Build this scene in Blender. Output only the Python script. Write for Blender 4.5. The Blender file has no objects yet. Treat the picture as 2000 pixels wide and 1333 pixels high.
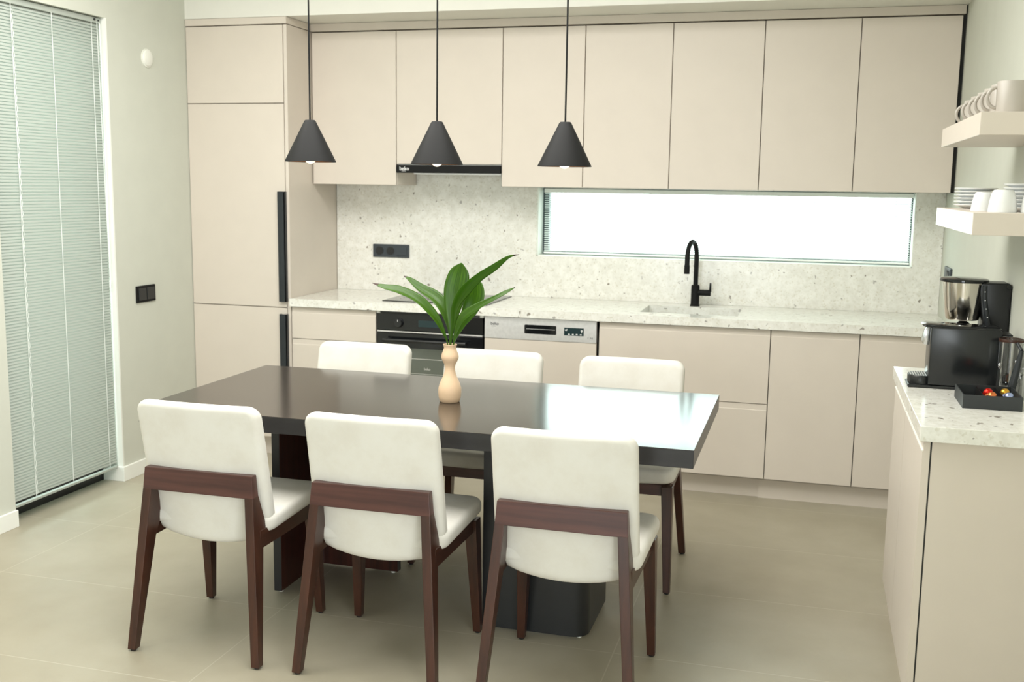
import bpy, bmesh, math, random
from mathutils import Vector, Matrix
random.seed(7)
S = bpy.context.scene
COL = S.collection
PI = math.pi

# ------------------------------------------------------------------ camera
def make_camera():
    yaw, pitch, roll, f = .273, -.1467, .0141, 2059.84
    fw = Vector((-math.sin(yaw)*math.cos(pitch), math.cos(yaw)*math.cos(pitch), math.sin(pitch)))
    rt = Vector((math.cos(yaw), math.sin(yaw), 0)); up = rt.cross(fw)
    c, s = math.cos(roll), math.sin(roll)
    r2 = c*rt + s*up; u2 = -s*rt + c*up
    cd = bpy.data.cameras.new('camera'); cd.sensor_width = 36; cd.lens = f/2000*36
    cd.clip_start = .05; cd.clip_end = 200
    cam = bpy.data.objects.new('camera', cd); COL.objects.link(cam)
    m = Matrix((r2, u2, -fw)).transposed().to_4x4(); m.translation = Vector((3.2826, -5.7375, 1.511))
    cam.matrix_world = m
    cd.dof.use_dof = True; cd.dof.focus_distance = 3.45; cd.dof.aperture_fstop = 4.5
    S.camera = cam
make_camera()

# ------------------------------------------------------------------ world, light, exposure
SKY = 6.5
CEIL = 106
w = bpy.data.worlds.new('sky'); S.world = w; w.use_nodes = True
bg = w.node_tree.nodes['Background']
bg.inputs[0].default_value = (.93, .985, 1.0, 1); bg.inputs[1].default_value = SKY
S.view_settings.view_transform = 'Standard'; S.view_settings.look = 'None'
S.view_settings.gamma = 1; S.view_settings.use_curve_mapping = False
S.view_settings.exposure = 0.1
S.cycles.max_bounces = 10; S.cycles.diffuse_bounces = 6
def area(name, loc, rot, sx, sy, power, col=(1, 1, 1), portal=False):
    l = bpy.data.lights.new(name, 'AREA'); l.shape = 'RECTANGLE'; l.size = sx; l.size_y = sy
    l.energy = power; l.color = col; l.cycles.is_portal = portal
    o = bpy.data.objects.new(name, l); COL.objects.link(o); o.location = loc; o.rotation_euler = rot
    return o
# daylight enters by the kitchen window and added, unseen rear and right openings (portals only guide the sampling of the sky)
area('portal_rear', (1.8, -11.3, 1.19), (PI/2, 0, 0), 2.4, 2.22, 1, portal=True)
area('portal_right', (4.04, -5.65, 1.25), (0, PI/2, 0), 2.34, 1.9, 1, portal=True)
area('portal_kitchen', (2.80, .20, 1.31), (-PI/2, 0, 0), 1.97, .38, 1, portal=True)
# fill light added below the ceiling, above the frame; no fixture is seen
area('ceiling_fill_light', (1.7, -2.7, 2.765), (0, 0, 0), 2.6, 2.0, CEIL, (1, .985, .945))

# ------------------------------------------------------------------ materials
def nodes_mat(name):
    m = bpy.data.materials.new(name); m.use_nodes = True
    nt = m.node_tree; return m, nt, nt.nodes['Principled BSDF']
def L(nt, a, ai, b, bi): nt.links.new(a.outputs[ai], b.inputs[bi])
def coords(nt, scale=(1,1,1), loc=(0,0,0)):
    tc = nt.nodes.new('ShaderNodeTexCoord'); mp = nt.nodes.new('ShaderNodeMapping')
    mp.inputs['Scale'].default_value = scale; mp.inputs['Location'].default_value = loc
    L(nt, tc, 'Object', mp, 'Vector'); return mp
def noise(nt, mp, scale, detail=3, rough=.5):
    n = nt.nodes.new('ShaderNodeTexNoise'); n.inputs['Scale'].default_value = scale
    n.inputs['Detail'].default_value = detail; n.inputs['Roughness'].default_value = rough
    L(nt, mp, 0, n, 'Vector'); return n
def ramp(nt, src, si, stops):
    r = nt.nodes.new('ShaderNodeValToRGB'); e = r.color_ramp.elements
    while len(e) < len(stops): e.new(.5)
    for k, (p, c) in enumerate(stops):
        e[k].position = p; e[k].color = (*c, 1)
    L(nt, src, si, r, 0); return r
def bump(nt, src, si, b, strength=.1, dist=.001):
    n = nt.nodes.new('ShaderNodeBump'); n.inputs['Strength'].default_value = strength
    n.inputs['Distance'].default_value = dist
    L(nt, src, si, n, 'Height'); L(nt, n, 0, b, 'Normal')
def plain(name, col, rough=.5, metal=0, var=.04, spec=.5, nscale=8, **kw):
    m, nt, b = nodes_mat(name)
    n = noise(nt, coords(nt), nscale)
    c0 = tuple(max(0, x*(1-var)) for x in col); c1 = tuple(min(1, x*(1+var)) for x in col)
    r = ramp(nt, n, 0, [(.3, c0), (.7, c1)]); L(nt, r, 0, b, 'Base Color')
    b.inputs['Roughness'].default_value = rough; b.inputs['Metallic'].default_value = metal
    b.inputs['Specular IOR Level'].default_value = spec
    for k, v in kw.items(): b.inputs[k.replace('_', ' ')].default_value = v
    return m
M = {}
M['wall'] = plain('wall_paint', (.595, .605, .535), .9, var=.015, spec=.2)
M['wall_white'] = plain('white_paint', (.78, .77, .71), .85, var=.01, spec=.2)
M['trim'] = plain('white_trim', (.84, .85, .80), .5, var=.01)
M['cab'] = plain('greige_lacquer', (.655, .590, .520), .38, var=.012, spec=.4)
M['cab_in'] = plain('cabinet_carcass', (.42, .38, .33), .7, var=.02)
M['gap'] = plain('gap_shade', (.03, .03, .028), .8)  # near-black standing in for the shade inside narrow gaps
M['black'] = plain('black_plastic', (.012, .013, .014), .35, var=.1)
M['black_matte'] = plain('matte_black_metal', (.007, .007, .007), .6, var=.1, spec=.2)
M['black_gloss'] = plain('black_glass', (.008, .009, .010), .06, var=.1)
M['black_satin'] = plain('satin_black_plastic', (.010, .012, .013), .22, var=.1)
M['tray_black'] = plain('charcoal_tray', (.022, .026, .028), .5, var=.05)
M['handle'] = plain('anthracite_bar', (.018, .022, .026), .4, var=.05)
M['frame'] = plain('anthracite_frame', (.03, .05, .055), .45, var=.05)
M['socket'] = plain('anthracite_socket', (.035, .045, .055), .4, var=.05)
M['steel'] = plain('brushed_steel', (.80, .79, .79), .42, metal=.75, var=.05, nscale=60)
M['chrome'] = plain('polished_steel', (.68, .64, .58), .12, metal=1, var=.02)
M['basin'] = plain('sink_steel', (.72, .74, .74), .35, metal=.6, var=.02)
M['slat'] = plain('blind_slat', (.70, .74, .68), .5, var=.01)
M['cordw'] = plain('white_cord', (.85, .87, .84), .6, var=.01)
M['white_pl'] = plain('white_plastic', (.80, .80, .74), .4, var=.01)
M['ceramic'] = plain('white_ceramic', (.80, .82, .82), .15, var=.01)
M['stoneware'] = plain('greige_stoneware', (.44, .405, .36), .35, var=.03)
M['vase'] = plain('pale_terracotta', (.74, .53, .35), .5, var=.04)
M['dark_edge'] = plain('table_pedestal_black', (.018, .019, .021), .35, var=.1)
M['ink'] = plain('grey_print', (.12, .12, .13), .5)
M['white_ink'] = plain('white_print', (.80, .80, .80), .5)
M['screen'] = plain('display_glass', (.01, .03, .035), .1)
M['red_foil'] = plain('red_foil', (.75, .02, .01), .25, metal=.7)
M['copper_foil'] = plain('copper_foil', (.85, .25, .08), .25, metal=.8)
M['gold_foil'] = plain('gold_foil', (.75, .42, .05), .25, metal=.8)
M['blue_foil'] = plain('pale_blue_foil', (.42, .50, .80), .25, metal=.8)
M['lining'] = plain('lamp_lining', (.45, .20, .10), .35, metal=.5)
M['spoon'] = plain('spoon_steel', (.55, .55, .56), .15, metal=1)

def glass_mat(name, col=(1, 1, 1), rough=0.0, ior=1.45):
    m, nt, b = nodes_mat(name)
    n = noise(nt, coords(nt), 3); r = ramp(nt, n, 0, [(0, col), (1, col)]); L(nt, r, 0, b, 'Base Color')
    b.inputs['Transmission Weight'].default_value = 1; b.inputs['Roughness'].default_value = rough
    b.inputs['IOR'].default_value = ior
    return m
M['glass'] = glass_mat('clear_glass')
def pane_mat():
    m, nt, b = nodes_mat('window_glass')
    tr = nt.nodes.new('ShaderNodeBsdfTransparent'); gl = nt.nodes.new('ShaderNodeBsdfGlossy')
    gl.inputs['Roughness'].default_value = .02; tr.inputs[0].default_value = (.92, 1, .97, 1)
    lw = nt.nodes.new('ShaderNodeLayerWeight'); lw.inputs[0].default_value = .15
    mx = nt.nodes.new('ShaderNodeMixShader'); L(nt, lw, 'Fresnel', mx, 0); L(nt, tr, 0, mx, 1); L(nt, gl, 0, mx, 2)
    L(nt, mx, 0, nt.nodes['Material Output'], 'Surface'); return m
M['pane'] = pane_mat()

def slat_mat(name, col, tl):
    m, nt, b = nodes_mat(name)
    n = noise(nt, coords(nt), 5); r = ramp(nt, n, 0, [(.3, tuple(c*.99 for c in col)), (.7, col)])
    L(nt, r, 0, b, 'Base Color'); b.inputs['Roughness'].default_value = .5
    t = nt.nodes.new('ShaderNodeBsdfTranslucent'); L(nt, r, 0, t, 0)
    mx = nt.nodes.new('ShaderNodeMixShader'); mx.inputs[0].default_value = tl
    L(nt, b, 0, mx, 1); L(nt, t, 0, mx, 2); L(nt, mx, 0, nt.nodes['Material Output'], 'Surface')
    return m
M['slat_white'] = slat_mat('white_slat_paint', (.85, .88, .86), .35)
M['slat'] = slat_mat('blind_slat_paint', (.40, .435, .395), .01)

def stone_mat():
    m, nt, b = nodes_mat('speckled_quartz')
    mp = coords(nt)
    base = ramp(nt, noise(nt, mp, 28, 5, .65), 0, [(.35, (.72, .71, .655)), (.65, (.83, .825, .78))])
    # fine speckle
    v = nt.nodes.new('ShaderNodeTexVoronoi'); v.inputs['Scale'].default_value = 150; L(nt, mp, 0, v, 'Vector')
    sep = nt.nodes.new('ShaderNodeSeparateColor'); L(nt, v, 'Color', sep, 0)
    fine = ramp(nt, sep, 0, [(.82, (1, 1, 1)), (1, (.86, .84, .79))])
    mul = nt.nodes.new('ShaderNodeMix'); mul.data_type = 'RGBA'; mul.blend_type = 'MULTIPLY'; mul.inputs[0].default_value = 1
    L(nt, base, 0, mul, 6); L(nt, fine, 0, mul, 7)
    # larger irregular chips
    wv = noise(nt, mp, 35, 2)
    add = nt.nodes.new('ShaderNodeMix'); add.data_type = 'RGBA'; add.blend_type = 'ADD'; add.inputs[0].default_value = .045
    L(nt, mp, 0, add, 6); L(nt, wv, 1, add, 7)
    v2 = nt.nodes.new('ShaderNodeTexVoronoi'); v2.inputs['Scale'].default_value = 44; L(nt, add, 2, v2, 'Vector')
    s2 = nt.nodes.new('ShaderNodeSeparateColor'); L(nt, v2, 'Color', s2, 0)
    sel = nt.nodes.new('ShaderNodeMath'); sel.operation = 'GREATER_THAN'; sel.inputs[1].default_value = .84; L(nt, s2, 0, sel, 0)
    siz = nt.nodes.new('ShaderNodeMath'); siz.operation = 'MULTIPLY'; siz.inputs[1].default_value = .40; L(nt, s2, 1, siz, 0)
    near = nt.nodes.new('ShaderNodeMath'); near.operation = 'LESS_THAN'; L(nt, v2, 'Distance', near, 0); L(nt, siz, 0, near, 1)
    both = nt.nodes.new('ShaderNodeMath'); both.operation = 'MULTIPLY'; L(nt, sel, 0, both, 0); L(nt, near, 0, both, 1)
    chip = ramp(nt, s2, 2, [(0, (.27, .24, .20)), (1, (.46, .45, .43))])
    mx = nt.nodes.new('ShaderNodeMix'); mx.data_type = 'RGBA'; L(nt, both, 0, mx, 0); L(nt, mul, 2, mx, 6); L(nt, chip, 0, mx, 7)
    L(nt, mx, 2, b, 'Base Color'); b.inputs['Roughness'].default_value = .16
    return m
M['stone'] = stone_mat()

def floor_mat():
    m, nt, b = nodes_mat('porcelain_tiles')
    mp = coords(nt, loc=(-1.535, 2.50, 0))
    cl = ramp(nt, noise(nt, mp, 1.7, 6, .6), 0, [(.3, (.325, .290, .215)), (.5, (.365, .330, .250)), (.72, (.415, .382, .298))])
    br = nt.nodes.new('ShaderNodeTexBrick'); br.offset = 0; br.squash = 1
    br.inputs['Scale'].default_value = 1; br.inputs['Brick Width'].default_value = 1.2; br.inputs['Row Height'].default_value = .6
    br.inputs['Mortar Size'].default_value = .0022; br.inputs['Mortar Smooth'].default_value = .2
    L(nt, mp, 0, br, 'Vector')
    mx = nt.nodes.new('ShaderNodeMix'); mx.data_type = 'RGBA'
    L(nt, br, 'Fac', mx, 0); L(nt, cl, 0, mx, 6); mx.inputs[7].default_value = (.45, .42, .335, 1)
    L(nt, mx, 2, b, 'Base Color')
    rr = ramp(nt, noise(nt, mp, 6, 4), 0, [(.3, (.36,)*3), (.7, (.46,)*3)]); L(nt, rr, 0, b, 'Roughness')
    return m
M['floor'] = floor_mat()

def wood_mat(name, c0, c1, axis, rough=.32):
    m, nt, b = nodes_mat(name)
    sc = [38, 38, 38]; sc[axis] = 2.2
    mp = coords(nt, scale=sc)
    n = noise(nt, mp, 1.0, 5, .6)
    r = ramp(nt, n, 0, [(.3, c0), (.7, c1)]); L(nt, r, 0, b, 'Base Color')
    b.inputs['Roughness'].default_value = rough
    bump(nt, n, 0, b, .05, .0005)
    return m
M['wood_z'] = wood_mat('walnut_stain_upright', (.028, .010, .006), (.066, .021, .011), 2)
M['wood_x'] = wood_mat('walnut_stain_rail_sheen', (.046, .017, .014), (.096, .036, .028), 0)  # sky sheen of the rails put into a lighter, purpler walnut colour
M['wood_y'] = wood_mat('walnut_stain_side', (.030, .011, .007), (.065, .022, .012), 1)
M['wood_red'] = wood_mat('mahogany_pedestal_face', (.030, .008, .005), (.070, .018, .011), 2, .3)
M['table_top'] = wood_mat('wenge_table', (.018, .012, .009), (.036, .026, .020), 0, .15)
M['table_top'].node_tree.nodes['Principled BSDF'].inputs['IOR'].default_value = 1.9
M['table_edge'] = wood_mat('wenge_table_edge', (.014, .013, .014), (.022, .021, .022), 0, .3)

def fabric_mat():
    m, nt, b = nodes_mat('cream_fabric')
    mp = coords(nt)
    r = ramp(nt, noise(nt, mp, 9, 6, .65), 0, [(.28, (.66, .63, .57)), (.55, (.71, .69, .64)), (.8, (.735, .72, .68))])
    L(nt, r, 0, b, 'Base Color'); b.inputs['Roughness'].default_value = .9
    b.inputs['Specular IOR Level'].default_value = .2
    bump(nt, noise(nt, mp, 420, 2), 0, b, .18, .0008)
    return m
M['fabric'] = fabric_mat()
def leaf_mat():
    m, nt, b = nodes_mat('leaf_green')
    tc = nt.nodes.new('ShaderNodeTexCoord'); mp = nt.nodes.new('ShaderNodeMapping')
    mp.inputs['Scale'].default_value = (26, 1.2, 1); L(nt, tc, 'UV', mp, 'Vector')
    n = noise(nt, mp, 1.5, 3)
    r = ramp(nt, n, 0, [(.35, (.018, .055, .004)), (.62, (.080, .185, .010))])
    L(nt, r, 0, b, 'Base Color'); b.inputs['Roughness'].default_value = .32
    t = nt.nodes.new('ShaderNodeBsdfTranslucent'); t.inputs[0].default_value = (.20, .50, .02, 1)
    mx = nt.nodes.new('ShaderNodeMixShader'); mx.inputs[0].default_value = .28
    L(nt, b, 0, mx, 1); L(nt, t, 0, mx, 2); L(nt, mx, 0, nt.nodes['Material Output'], 'Surface')
    return m
M['leaf'] = leaf_mat()
M['leaf_tip'] = plain('dry_leaf_tip', (.05, .025, .015), .6)
def bulb_mat():
    m, nt, b = nodes_mat('warm_bulb')
    n = noise(nt, coords(nt), 4); r = ramp(nt, n, 0, [(.2, (1, .80, .62)), (.8, (1, .86, .70))]); L(nt, r, 0, b, 'Base Color')
    b.inputs['Roughness'].default_value = .15
    L(nt, r, 0, b, 'Emission Color'); b.inputs['Emission Strength'].default_value = 1.1
    return m
M['bulb'] = bulb_mat()

# ------------------------------------------------------------------ geometry helpers
def B(): return bmesh.new()
def box(bm, x0, x1, y0, y1, z0, z1):
    x0, x1 = sorted((x0, x1)); y0, y1 = sorted((y0, y1)); z0, z1 = sorted((z0, z1))
    v = [bm.verts.new(p) for p in ((x0,y0,z0),(x1,y0,z0),(x1,y1,z0),(x0,y1,z0),(x0,y0,z1),(x1,y0,z1),(x1,y1,z1),(x0,y1,z1))]
    for f in ((3,2,1,0),(4,5,6,7),(0,1,5,4),(1,2,6,5),(2,3,7,6),(3,0,4,7)): bm.faces.new([v[i] for i in f])
    return v
def hexa(bm, bot, top):
    v = [bm.verts.new(p) for p in list(bot)+list(top)]
    for f in ((3,2,1,0),(4,5,6,7),(0,1,5,4),(1,2,6,5),(2,3,7,6),(3,0,4,7)): bm.faces.new([v[i] for i in f])
def prism(bm, pts, axis, a0, a1):
    """extrude a 2D polygon along an axis (0=x: pts are (y,z); 1=y: (x,z); 2=z: (x,y))"""
    def P(p, a):
        return (a, p[0], p[1]) if axis == 0 else (p[0], a, p[1]) if axis == 1 else (p[0], p[1], a)
    a = [bm.verts.new(P(p, a0)) for p in pts]; b = [bm.verts.new(P(p, a1)) for p in pts]
    n = len(pts)
    bm.faces.new(a); bm.faces.new(list(reversed(b)))
    for i in range(n): bm.faces.new((a[i], b[i], b[(i+1) % n], a[(i+1) % n]))
def lathe(bm, prof, n=40, cx=0, cy=0, closed=False):
    rings = []
    for r, z in prof:
        if r < 1e-6: rings.append([bm.verts.new((cx, cy, z))])
        else: rings.append([bm.verts.new((cx+r*math.cos(2*PI*k/n), cy+r*math.sin(2*PI*k/n), z)) for k in range(n)])
    prs = list(zip(rings, rings[1:]))
    if closed: prs.append((rings[-1], rings[0]))
    for a, b in prs:
        for k in range(n):
            k2 = (k+1) % n
            if len(a) == 1 and len(b) == 1: continue
            if len(a) == 1: bm.faces.new((a[0], b[k2], b[k]))
            elif len(b) == 1: bm.faces.new((a[k], a[k2], b[0]))
            else: bm.faces.new((a[k], a[k2], b[k2], b[k]))
def tube(bm, pts, r, n=12, caps=True):
    pts = [Vector(p) for p in pts]; rs = r if isinstance(r, (list, tuple)) else [r]*len(pts)
    rings = []; u = None
    for i, p in enumerate(pts):
        t = (pts[min(i+1, len(pts)-1)] - pts[max(i-1, 0)]).normalized()
        if u is None: u = t.orthogonal().normalized()
        else: u = (u - t*u.dot(t)).normalized()
        v = t.cross(u)
        rings.append([bm.verts.new(p + rs[i]*(math.cos(2*PI*k/n)*u + math.sin(2*PI*k/n)*v)) for k in range(n)])
    for a, b in zip(rings, rings[1:]):
        for k in range(n): bm.faces.new((a[k], a[(k+1) % n], b[(k+1) % n], b[k]))
    if caps:
        bm.faces.new(list(reversed(rings[0]))); bm.faces.new(rings[-1])
def cyl(bm, x, y, z0, z1, r, n=24): tube(bm, [(x, y, z0), (x, y, z1)], r, n)
def obj(name, bm, mat, parent=None, bevel=0, seg=2, smooth=False):
    bmesh.ops.recalc_face_normals(bm, faces=bm.faces)
    if bevel:
        ed = [e for e in bm.edges if len(e.link_faces) == 2 and e.calc_face_angle(0) > .5]
        bmesh.ops.bevel(bm, geom=ed, offset=bevel, segments=seg, affect='EDGES', profile=.5, clamp_overlap=True)
    me = bpy.data.meshes.new(name); bm.to_mesh(me); bm.free()
    me.materials.append(M[mat] if isinstance(mat, str) else mat)
    if smooth:
        for p in me.polygons: p.use_smooth = True
        if smooth != 'all': me.set_sharp_from_angle(angle=math.radians(40))
    o = bpy.data.objects.new(name, me); COL.objects.link(o)
    if parent: o.parent = parent
    return o
def tag(o, label, cat, group=None):
    o['label'] = label; o['category'] = cat
    if group: o['group'] = group
    return o
def thing(name, label, cat, loc=(0,0,0), rz=0, group=None):
    o = bpy.data.objects.new(name, None); COL.objects.link(o); o.empty_display_size = .1
    o.location = loc; o.rotation_euler = (0, 0, rz)
    return tag(o, label, cat, group)
def struct(o, label=None):
    o['kind'] = 'structure'
    if label: o['label'] = label
    return o
def copy_tree(o, parent=None):
    c = o.copy(); COL.objects.link(c)
    if parent: c.parent = parent
    for ch in [x for x in bpy.data.objects if x.parent == o]: copy_tree(ch, c)
    return c
def text_mesh(name, body, size, mat, parent, loc, rot, ext=.0004, squeeze=1.0):
    cu = bpy.data.curves.new(name, 'FONT'); cu.body = body; cu.size = size; cu.extrude = ext
    cu.align_x = 'CENTER'; cu.align_y = 'CENTER'; cu.space_character = squeeze
    cu.offset = size*.012
    t = bpy.data.objects.new(name+'_src', cu); COL.objects.link(t)
    dg = bpy.context.evaluated_depsgraph_get(); dg.update()
    me = bpy.data.meshes.new_from_object(t.evaluated_get(dg)); bpy.data.objects.remove(t)
    me.materials.clear(); me.materials.append(M[mat])
    o = bpy.data.objects.new(name, me); COL.objects.link(o); o.parent = parent
    o.location = loc; o.rotation_euler = rot; return o
FACE = (PI/2, 0, 0)      # lettering facing -y

# ------------------------------------------------------------------ room
XR = 3.93; YF = -11.2; ZC = 2.78; T = .22
b = B(); box(b, -.6, XR+.3, YF-.3, T, -.12, 0); struct(obj('floor', b, 'floor'))
b = B(); box(b, -T, XR+T, YF-.2, T, ZC, ZC+.12); struct(obj('ceiling', b, 'wall_white'))
WX0, WX1, WZ0, WZ1 = 1.815, 3.79, 1.122, 1.50      # kitchen window hole
def holed(bm, x0, x1, y0, y1, z0, z1, hx0, hx1, hz0, hz1):
    box(bm, x0, hx0, y0, y1, z0, z1); box(bm, hx1, x1, y0, y1, z0, z1)
    box(bm, hx0, hx1, y0, y1, z0, hz0); box(bm, hx0, hx1, y0, y1, hz1, z1)
b = B(); holed(b, -T, XR+T, 0.001, T, 0, ZC, WX0, WX1, WZ0, WZ1); struct(obj('wall_back', b, 'wall'))
DY0, DY1, DZ = -2.03, -1.275, 2.272                 # side door hole
b = B()
box(b, -T, 0, DY1, 0, 0, ZC); box(b, -T, 0, DY0, DY1, DZ, ZC)
box(b, -T, 0, YF, DY0, 0, ZC)
struct(obj('wall_left', b, 'wall'))
b = B(); box(b, XR, XR+T, -4.7, 0, 0, ZC); box(b, XR, XR+T, -6.6, -4.7, 2.42, ZC); box(b, XR, XR+T, -6.6, -4.7, 0, .08); box(b, XR, XR+T, YF, -6.6, 0, ZC); struct(obj('wall_right', b, 'wall'))  # unseen opening added in this wall to let in side daylight
b = B(); holed(b, -T, XR+T, YF-.2, YF, 0, ZC, .6, 3.0, .08, 2.3); struct(obj('wall_front', b, 'wall'))  # unseen opening added here for daylight from behind the camera
b = B(); box(b, 0.0, XR, -.60, 0, 2.366, ZC); struct(obj('wall_soffit', b, 'wall_white'))

# skirting: left wall, beyond and before the door, returning into the far jamb
b = B(); box(b, 0, .014, -1.262, -.60, 0, .075); box(b, -.108, .014, -1.289, -1.275, 0, .075); box(b, 0, .014, -1.276, -1.261, 0, .075)
struct(obj('baseboard_left', b, 'trim', bevel=.002))
b = B(); box(b, 0, .014, -5.4, DY0, 0, .075); struct(obj('baseboard_left', b, 'trim', bevel=.002))
# white bead on the door reveal corner
b = B(); box(b, -.03, .003, DY1-.004, DY1+.006, .075, DZ); struct(obj('trim_1', b, 'trim'))

# side door: anthracite frame, one pane
d = thing('door_1', 'glazed side door with a dark frame behind the tall closed blind', 'door'); del d['category']; struct(d)
b = B(); X0, X1 = -.17, -.11
box(b, X0, X1, DY0, DY1, 0, .13); box(b, X0, X1, DY0, DY1, DZ-.05, DZ); box(b, X0, X1, DY0, DY0+.05, .13, DZ-.05); box(b, X0, X1, DY1-.05, DY1, .13, DZ-.05)  # bottom rail made taller behind the blind to block leaking light
obj('frame', b, 'black', d)
b = B(); box(b, -.145, -.138, DY0+.05, DY1-.05, .13, DZ-.05); obj('glass', b, 'pane', d)

def slat_blind(root, axis, a0, a1, pos, z0, z1, pitch, depth, ang, mat='slat', cr=1.0):
    """slats run along axis; pos = plane position on the other axis"""
    bm = B(); n = int((z1-z0)/pitch)
    for i in range(n+1):
        z = z0 + (z1-z0)*i/n
        pr = []
        for k in range(4):
            t = (k/3-.5)*depth; crown = .0009*(1-(2*k/3-1)**2)
            u = t*math.cos(ang) - cr*crown*math.sin(ang); v = t*math.sin(ang) + cr*crown*math.cos(ang)
            pr.append((pos+u, z+v))
        rows = []
        for a in (a0, a1):
            rows.append([bm.verts.new((p[0], a, p[1]) if axis == 1 else (a, p[0], p[1])) for p in pr])
        for k in range(3): bm.faces.new((rows[0][k], rows[0][k+1], rows[1][k+1], rows[1][k]))
    o = obj('slats', bm, mat, root)
    md = o.modifiers.new('thick', 'SOLIDIFY'); md.thickness = .0004; md.offset = 0
    return o
# tall venetian blind on the side door
XB = -.032
vb = thing('venetian_blind', 'tall pale grey-green venetian blind, slats closed, covering the side door at far left', 'blind', (0,0,0))
slat_blind(vb, 1, -2.022, -1.284, XB, .105, 2.235,   .0135, .0182, math.radians(-61), cr=2.0)
b = B(); box(b, XB-.013, XB+.013, -2.024, -1.282, 2.243, 2.268); obj('headrail', b, 'slat', vb, bevel=.002)
b = B(); box(b, XB-.010, XB+.010, -2.022, -1.284, .070, .082); obj('bottom_rail', b, 'slat', vb, bevel=.002)
for y in (-1.878, -1.626, -1.353):
    b = B(); tube(b, [(XB+.0135, y, .09), (XB+.0135, y, 2.245)], .0013, 6); obj('ladder_cord', b, 'cordw', vb)
b = B(); tube(b, [(XB+.0175, -1.875+.004*math.sin(k*1.9), .10+k*.0135) for k in range(158)], .0011, 5); obj('ladder_cord', b, 'cordw', vb)
b = B(); tube(b, [(XB+.018, -1.318, 2.245), (XB+.020, -1.312, 1.6), (XB+.020, -1.300, 1.02)], .0016, 6); obj('pull_cord', b, 'cordw', vb)
b = B(); tube(b, [(XB+.018, -1.300, 2.245), (XB+.021, -1.298, 1.6), (XB+.021, -1.296, 1.10)], .0022, 6); obj('tilt_wand', b, 'cordw', vb)
b = B(); lathe(b, [(.0, .985), (.006, .985), (.0045, 1.02), (0, 1.024)], 12, XB+.020, -1.300); obj('cord_tassel', b, 'cordw', vb, smooth=True)
b = B(); tube(b, [(XB+.012, -1.330, 2.258), (XB+.017, -1.330, 2.258)], .006, 10); tube(b, [(XB+.012, -1.302, 2.256), (XB+.017, -1.302, 2.256)], .004, 10); obj('cord_lock', b, 'black', vb)

# kitchen window
wn = thing('window_1', 'long low kitchen window over the counter with dark frame', 'window'); del wn['category']; struct(wn)
b = B(); F = .024
box(b, WX0, WX1, .11, .16, WZ0, WZ0+F); box(b, WX0, WX1, .11, .16, WZ1-F, WZ1); box(b, WX0, WX0+F+.014, .11, .16, WZ0+F, WZ1-F); box(b, WX1-F+.012, WX1, .11, .16, WZ0+F, WZ1-F)
obj('window_frame', b, 'frame', wn)
b = B(); box(b, WX0+F+.010, WX1-F, .133, .139, WZ0+F, WZ1-F); obj('pane', b, 'pane', wn)
b = B()  # white lining of the reveal
box(b, WX0, WX0+.004, .0, .11, WZ0, WZ1); box(b, WX1-.004, WX1, .0, .11, WZ0, WZ1); box(b, WX0, WX1, 0, .11, WZ0, WZ0+.004)
obj('window_sill', b, 'trim', wn)
YB = .075
vb = thing('venetian_blind', 'long low white venetian blind with open slats over the kitchen window', 'blind')
slat_blind(vb, 0, WX0+.022, WX1-.010, YB, WZ0+.028, WZ1-.034, .0118, .0150, math.radians(20), mat='slat_white')
b = B(); box(b, WX0+.020, WX1-.008, YB-.012, YB+.012, WZ1-.027, WZ1-.004); obj('headrail', b, 'cordw', vb, bevel=.002)
b = B(); box(b, WX0+.020, WX1-.008, YB-.010, YB+.010, WZ0+.010, WZ0+.020); obj('bottom_rail', b, 'cordw', vb, bevel=.002)
for x in (1.93, 2.22, 2.51, 2.81, 3.11, 3.41, 3.70):
    b = B(); tube(b, [(x, YB-.010, WZ0+.02), (x, YB-.010, WZ1-.02)], .0010, 6); obj('ladder_cord', b, 'cordw', vb)

# backsplash and its sockets
b = B(); holed(b, .602, XR-.001, -.014, 0, .89, 1.512, WX0, WX1, WZ0, WZ1)
box(b, 1.10, 1.70, -.014, 0, 1.512, 1.60)
tag(obj('backsplash', b, 'stone'), 'speckled off-white stone slab on the wall behind the counter around the window', 'backsplash')
def socket(name, label, x0, x1, z0, z1, y):
    t = thing(name, label, 'socket', ((x0+x1)/2, y, (z0+z1)/2)); w_, h_ = (x1-x0)/2, (z1-z0)/2
    b = B(); box(b, -w_, w_, -.009, 0, -h_, h_); obj('cover_plate', b, 'socket', t, bevel=.003)
    for cx in (-w_+.042, -w_+.110):
        b = B(); tube(b, [(cx, -.012, 0), (cx, -.006, 0)], .024, 32); o = obj('outlet', b, 'black', t, smooth=True)
        b = B()
        for dx in (-.0095, .0095): tube(b, [(cx+dx, -.0126, 0), (cx+dx, -.011, 0)], .0028, 10)
        box(b, cx-.003, cx+.003, -.0128, -.012, .017, .022); box(b, cx-.003, cx+.003, -.0128, -.012, -.022, -.017)
        obj('pin_hole', b, 'handle', o)
    b = B(); box(b, w_-.075, w_-.014, -.0115, -.006, -h_+.014, h_-.014); obj('blank_insert', b, 'socket', t, bevel=.001)
    return t
socket('wall_socket', 'anthracite double socket with blank module on the splashback above the hob', .832, 1.057, 1.086, 1.162, -.014)
t = thing('wall_socket', 'dark socket plate on the right wall just behind the coffee machines', 'socket', (XR, -.34, 1.115))
b = B(); box(b, -.010, 0, -.11, .11, -.038, .038); obj('cover_plate', b, 'socket', t, bevel=.003)
for y in (-.06, .0):
    b = B(); tube(b, [(-.013, y, 0), (-.008, y, 0)], .023, 24); obj('outlet', b, 'black', t, smooth=True)
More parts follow.
